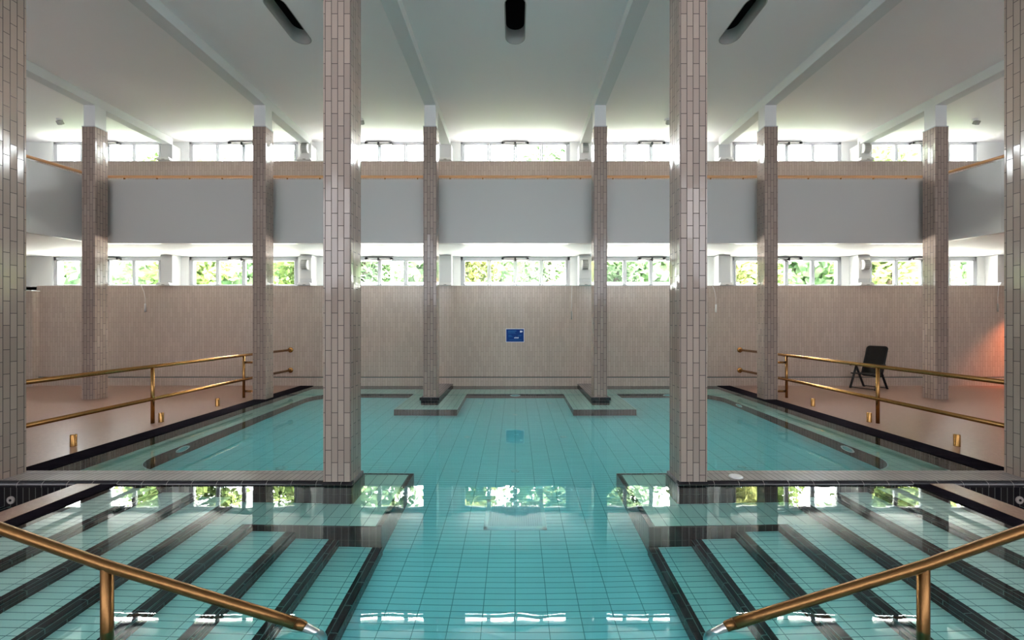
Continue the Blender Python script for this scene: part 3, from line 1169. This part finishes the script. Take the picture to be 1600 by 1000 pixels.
# ------------------------------------------------------------------ foreground handrails over the stairs
YR = 2.53
for sd, nm in ((-1, 'left'), (1, 'right')):
    e = empty('stair_handrail', (sd * 2.42, YR, 0), 'thick bronze handrail sloping down into the water over the %s stairs' % nm, 'handrail')
    c = MB()
    pts = [(sd * 4.78, YR, 1.02), (sd * 4.4, YR, 1.06), (sd * 4.0, YR, .95), (sd * 3.05, YR, .604), (sd * 2.42, YR, .383), (sd * 1.6, YR, .135), (sd * 1.30, YR, .042)]
    pts[0] = (sd * 4.60, YR, 1.06)
    c.tube(pts, .031, 20)
    c.tube([(sd * 1.30, YR, .042), (sd * 1.255, YR, .026), (sd * 1.24, YR, .016)], .031, 20, rs=[.031, .028, .021])
    par(c.build('rail', 'bronze'), e)
    for x, z0, z1 in ((2.42, -.689, .375), (4.60, .013, 1.05)):
        c = MB()
        c.tube([(sd * x, YR, z0), (sd * x, YR, z1)], .031, 18)
        par(c.build('post', 'bronze'), e)
    c = MB()
    r_ = .12
    pp = [(sd * 1.262, YR, .027), (sd * 1.225, YR, .010)] + [(sd * (1.225 - .085 * math.sin(q)), YR, .010 - .09 * (1 - math.cos(q)) - .01) for q in (H * i / 6 for i in range(1, 7))] + [(sd * 1.14, YR, -.4), (sd * 1.14, YR, FLOOR + .01)]
    c.tube(pp, .024, 16)
    par(c.build('steel_bend', 'steel'), e)

# ------------------------------------------------------------------ chair
ch = empty('deck_chair', (9.62, 11.62, DECK), 'black folding deck chair with high mesh back on the right deck against the wall', 'chair')
ch.rotation_euler = (0, 0, math.radians(-64))
# local frame: sitter faces -Y ; width along X
def bar(mb, a, b_, w_=.032, d_=.02):
    a, b_ = Vector(a), Vector(b_)
    t = (b_ - a)
    L_ = t.length
    q = t.to_track_quat('Z', 'X').to_matrix().to_4x4()
    mb.box((-w_ / 2, -d_ / 2, 0), (w_ / 2, d_ / 2, L_), .005, Matrix.Translation(a) @ q)
for sx in (-1, 1):
    for nme, a, b_ in (('front_leg', (.29 * sx, -.30, .0), (.29 * sx, .02, .63)), ('rear_leg', (.27 * sx, .36, .0), (.27 * sx, -.06, .63))):
        c = MB(); bar(c, a, b_, .03, .05); c.build(nme, 'dark', ch)
    c = MB(); bar(c, (.285 * sx, -.32, .645), (.285 * sx, .22, .655), .05, .028)
    c.build('armrest', 'dark', ch)
    c = MB(); bar(c, (.24 * sx, -.33, .42), (.24 * sx, .20, .385), .03, .05)
    c.build('seat_rail', 'dark', ch)
c = MB(); bar(c, (-.29, -.30, .03), (.29, -.30, .03), .022, .022); c.build('cross_bar', 'dark', ch)
c = MB(); bar(c, (-.27, .36, .03), (.27, .36, .03), .022, .022); c.build('cross_bar', 'dark', ch)
c = MB(); c.box((-.235, -.33, .40), (.235, .17, .415), .004); c.build('seat', 'mesh_black', ch)
# back: rounded frame with fabric, leaning back
lean = Matrix.Translation((0, .15, .34)) @ Matrix.Rotation(math.radians(-22), 4, 'X')
def rrect(hw, h0, h1, r, n=6):
    P = []
    for cx_, cz_, a0 in ((hw - r, h1 - r, 0), (-hw + r, h1 - r, H), (-hw + r, h0 + r, 2 * H), (hw - r, h0 + r, 3 * H)):
        P += [(cx_ + r * math.cos(a0 + H * i / n), cz_ + r * math.sin(a0 + H * i / n)) for i in range(n + 1)]
    return P
c = MB()
P = [lean @ Vector((x, 0, z)) for x, z in rrect(.235, 0, .86, .07)]
c.tube(P + [P[0], P[1]], .018, 10, caps=False)
c.build('back_frame', 'dark', ch)
c = MB()
mt = lean @ Matrix.Rotation(H, 4, 'X')
c.prism(rrect(.225, .01, .85, .06), -.006, .006, mt)
c.build('backrest', 'mesh_black', ch)

# ------------------------------------------------------------------ orange heat lamp beyond the right edge of the view
hl = empty('heat_lamp', (14.8, 11.4, DECK), 'orange glowing lamp on the deck at the far right, hidden behind the near column', 'lamp')
c = MB()
c.lathe([(0.0001, 0), (.14, 0), (.14, .02), (.02, .03), (.02, 2.5), (0.0001, 2.5)], (0, 0, 0), 'z', 20)
c.build('stand', 'dark', hl)
c = MB()
c.lathe([(.03, 2.56), (.13, 2.46), (.14, 2.44), (.03, 2.54)], (0, 0, 0), 'z', 20)
c.build('bowl', 'orange', hl)
ld = bpy.data.lights.new('orange_bulb', 'SPOT')
ld.energy = 620
ld.color = (1.0, .24, .07)
ld.shadow_soft_size = .05
ld.spot_size = math.radians(75)
ld.spot_blend = 1.0
lo = bpy.data.objects.new('orange_bulb', ld)
COL.objects.link(lo)
lo.parent = hl
lo.location = (0, 0, 2.42)
lo.rotation_euler = Vector((-.45, .8, -1.45)).to_track_quat('-Z', 'Y').to_euler()

# ------------------------------------------------------------------ garden
gd = MB()
gd.box((-70, 19.3, 2.2), (70, 70, 2.6))
struct(gd.build('floor_garden', 'lawn'))
gd = MB()
gd.box((-70, 12.9, 2.2), (70, 19.3, 2.6))
struct(gd.build('floor_bounce', 'bounce_ground'))  # unseen pale strip added to bounce daylight up onto the ceiling
gw = MB()
gw.box((-9, 19.0, 2.6), (10, 19.2, 3.6), .02)
tag(gw.build('garden_wall', 'post_white'), 'low white garden wall seen through the centre window', 'wall')


def tree(x, y, h, r, key, seed, label, low=2.7):
    rnd = random.Random(seed)
    e = empty('tree', (x, y, 2.6), label, 'tree', 'trees in the garden behind the windows')
    c = MB()
    c.tube([(0, 0, -.05), (.1, 0, h * .3), (-.05, .1, h * .6), (.1, 0, h * .85)], .15, 8, rs=[.2, .15, .1, .04])
    for k in range(6):
        a = rnd.uniform(0, 6.28)
        z = h * rnd.uniform(.3, .7)
        c.tube([(0, 0, z), (math.cos(a) * r * .7, math.sin(a) * r * .7, z + h * .15)], .05, 6, rs=[.06, .02])
    c.build('trunk', 'trunk', e)
    c = MB()
    for k in range(int(105)):
        # clump centres in an ellipsoid
        while True:
            p = Vector((rnd.uniform(-1, 1), rnd.uniform(-1, 1), rnd.uniform(-1, 1)))
            if .3 < p.length < 1:
                break
        cc = Vector((p.x * r, p.y * r, h * .5 + p.z * h * .52))
        if cc.z < .2:
            cc.z = .2 + rnd.random() * .6
        for j in range(46):
            q = cc + Vector((rnd.gauss(0, .42), rnd.gauss(0, .42), rnd.gauss(0, .34)))
            a = Vector((rnd.uniform(-1, 1), rnd.uniform(-1, 1), rnd.uniform(-.6, .6))).normalized()
            b2 = a.cross(Vector((rnd.uniform(-1, 1), rnd.uniform(-1, 1), rnd.uniform(-1, 1)))).normalized()
            L_, W_ = rnd.uniform(.14, .26), rnd.uniform(.07, .12)
            c.face([c.bm.verts.new(q - a * L_), c.bm.verts.new(q + b2 * W_), c.bm.verts.new(q + a * L_), c.bm.verts.new(q - b2 * W_)])
    c.build('foliage', key, e, recalc=False)
    return e


TL = [(-24, 'leaf_a', 'far left'), (-19.5, 'leaf_b', 'left'), (-15.5, 'leaf_a', 'left'), (-11.5, 'leaf_a', 'left'), (-7.2, 'leaf_b', 'left'),
      (-2.8, 'leaf_c', 'centre'), (1.6, 'leaf_b', 'centre'), (5.6, 'leaf_b', 'right'), (9.6, 'leaf_c', 'right'), (13.6, 'leaf_a', 'right'), (17.8, 'leaf_a', 'right'), (22, 'leaf_c', 'far right'), (26, 'leaf_a', 'far right')]
TN = ['green garden tree seen through the leftmost window', 'blue-green tree behind the leftmost window', 'green tree between the two leftmost windows', 'green tree behind the second window from the left',
      'blue-green tree behind the window at the left edge column', 'yellowish tree behind the left part of the centre window', 'blue-green tree behind the right part of the centre window', 'blue-green tree right of the centre window',
      'yellowish tree behind the window beside the right near column', 'green tree behind the window above the black chair', 'green tree behind the rightmost window, left part', 'yellowish tree behind the rightmost window',
      'green tree at the far right edge of the garden']
for i, ((x, key, _), lb) in enumerate(zip(TL, TN)):
    tree(x, 20.3 + (i % 2) * 3.6, 6.4 + (i * 13 % 4) * 0.7, 1.8, key, 100 + i, lb)
hd = MB()
rnd = random.Random(5)
for k in range(16000):
    q = Vector((rnd.uniform(-34, 34), 29 + rnd.gauss(0, .5), 2.6 + 5.6 * rnd.random() ** .8))
    a = Vector((rnd.uniform(-1, 1), rnd.uniform(-.4, .4), rnd.uniform(-1, 1))).normalized()
    b2 = a.cross(Vector((0, 1, 0))).normalized()
    hd.face([hd.bm.verts.new(q - a * .42), hd.bm.verts.new(q + b2 * .24), hd.bm.verts.new(q + a * .42), hd.bm.verts.new(q - b2 * .24)])
tag(hd.build('hedge', 'leaf_b', recalc=False), 'dense green hedge closing the garden behind the trees', 'hedge')

for x, y, h, k2, lb in [(-3.1, 17, 1.5, 'post_white', 'wide white post behind the left pane of the centre window'), (-1.45, 17, .9, 'post_white', 'white garden post behind the centre window, second from left'),
                        (-.2, 17, 1.05, 'post_red', 'red post behind the centre window'), (1.35, 17, .85, 'post_red', 'short red post behind the right half of the centre window'),
                        (2.4, 17, 1.15, 'post_white', 'tall white garden post behind the right half of the centre window'), (3.6, 17, .95, 'post_white', 'white garden post behind the rightmost pane of the centre window'),
                        (-4.9, 17, 1.7, 'post_teal', 'teal post behind the window left of centre')]:
    c = MB()
    w_ = .14 if x == -3.1 else .05
    c.box((x - w_, y - .05, 2.6), (x + w_, y + .05, 2.6 + h), .01)
    tag(c.build('garden_post', k2), lb, 'post', 'posts in the garden')
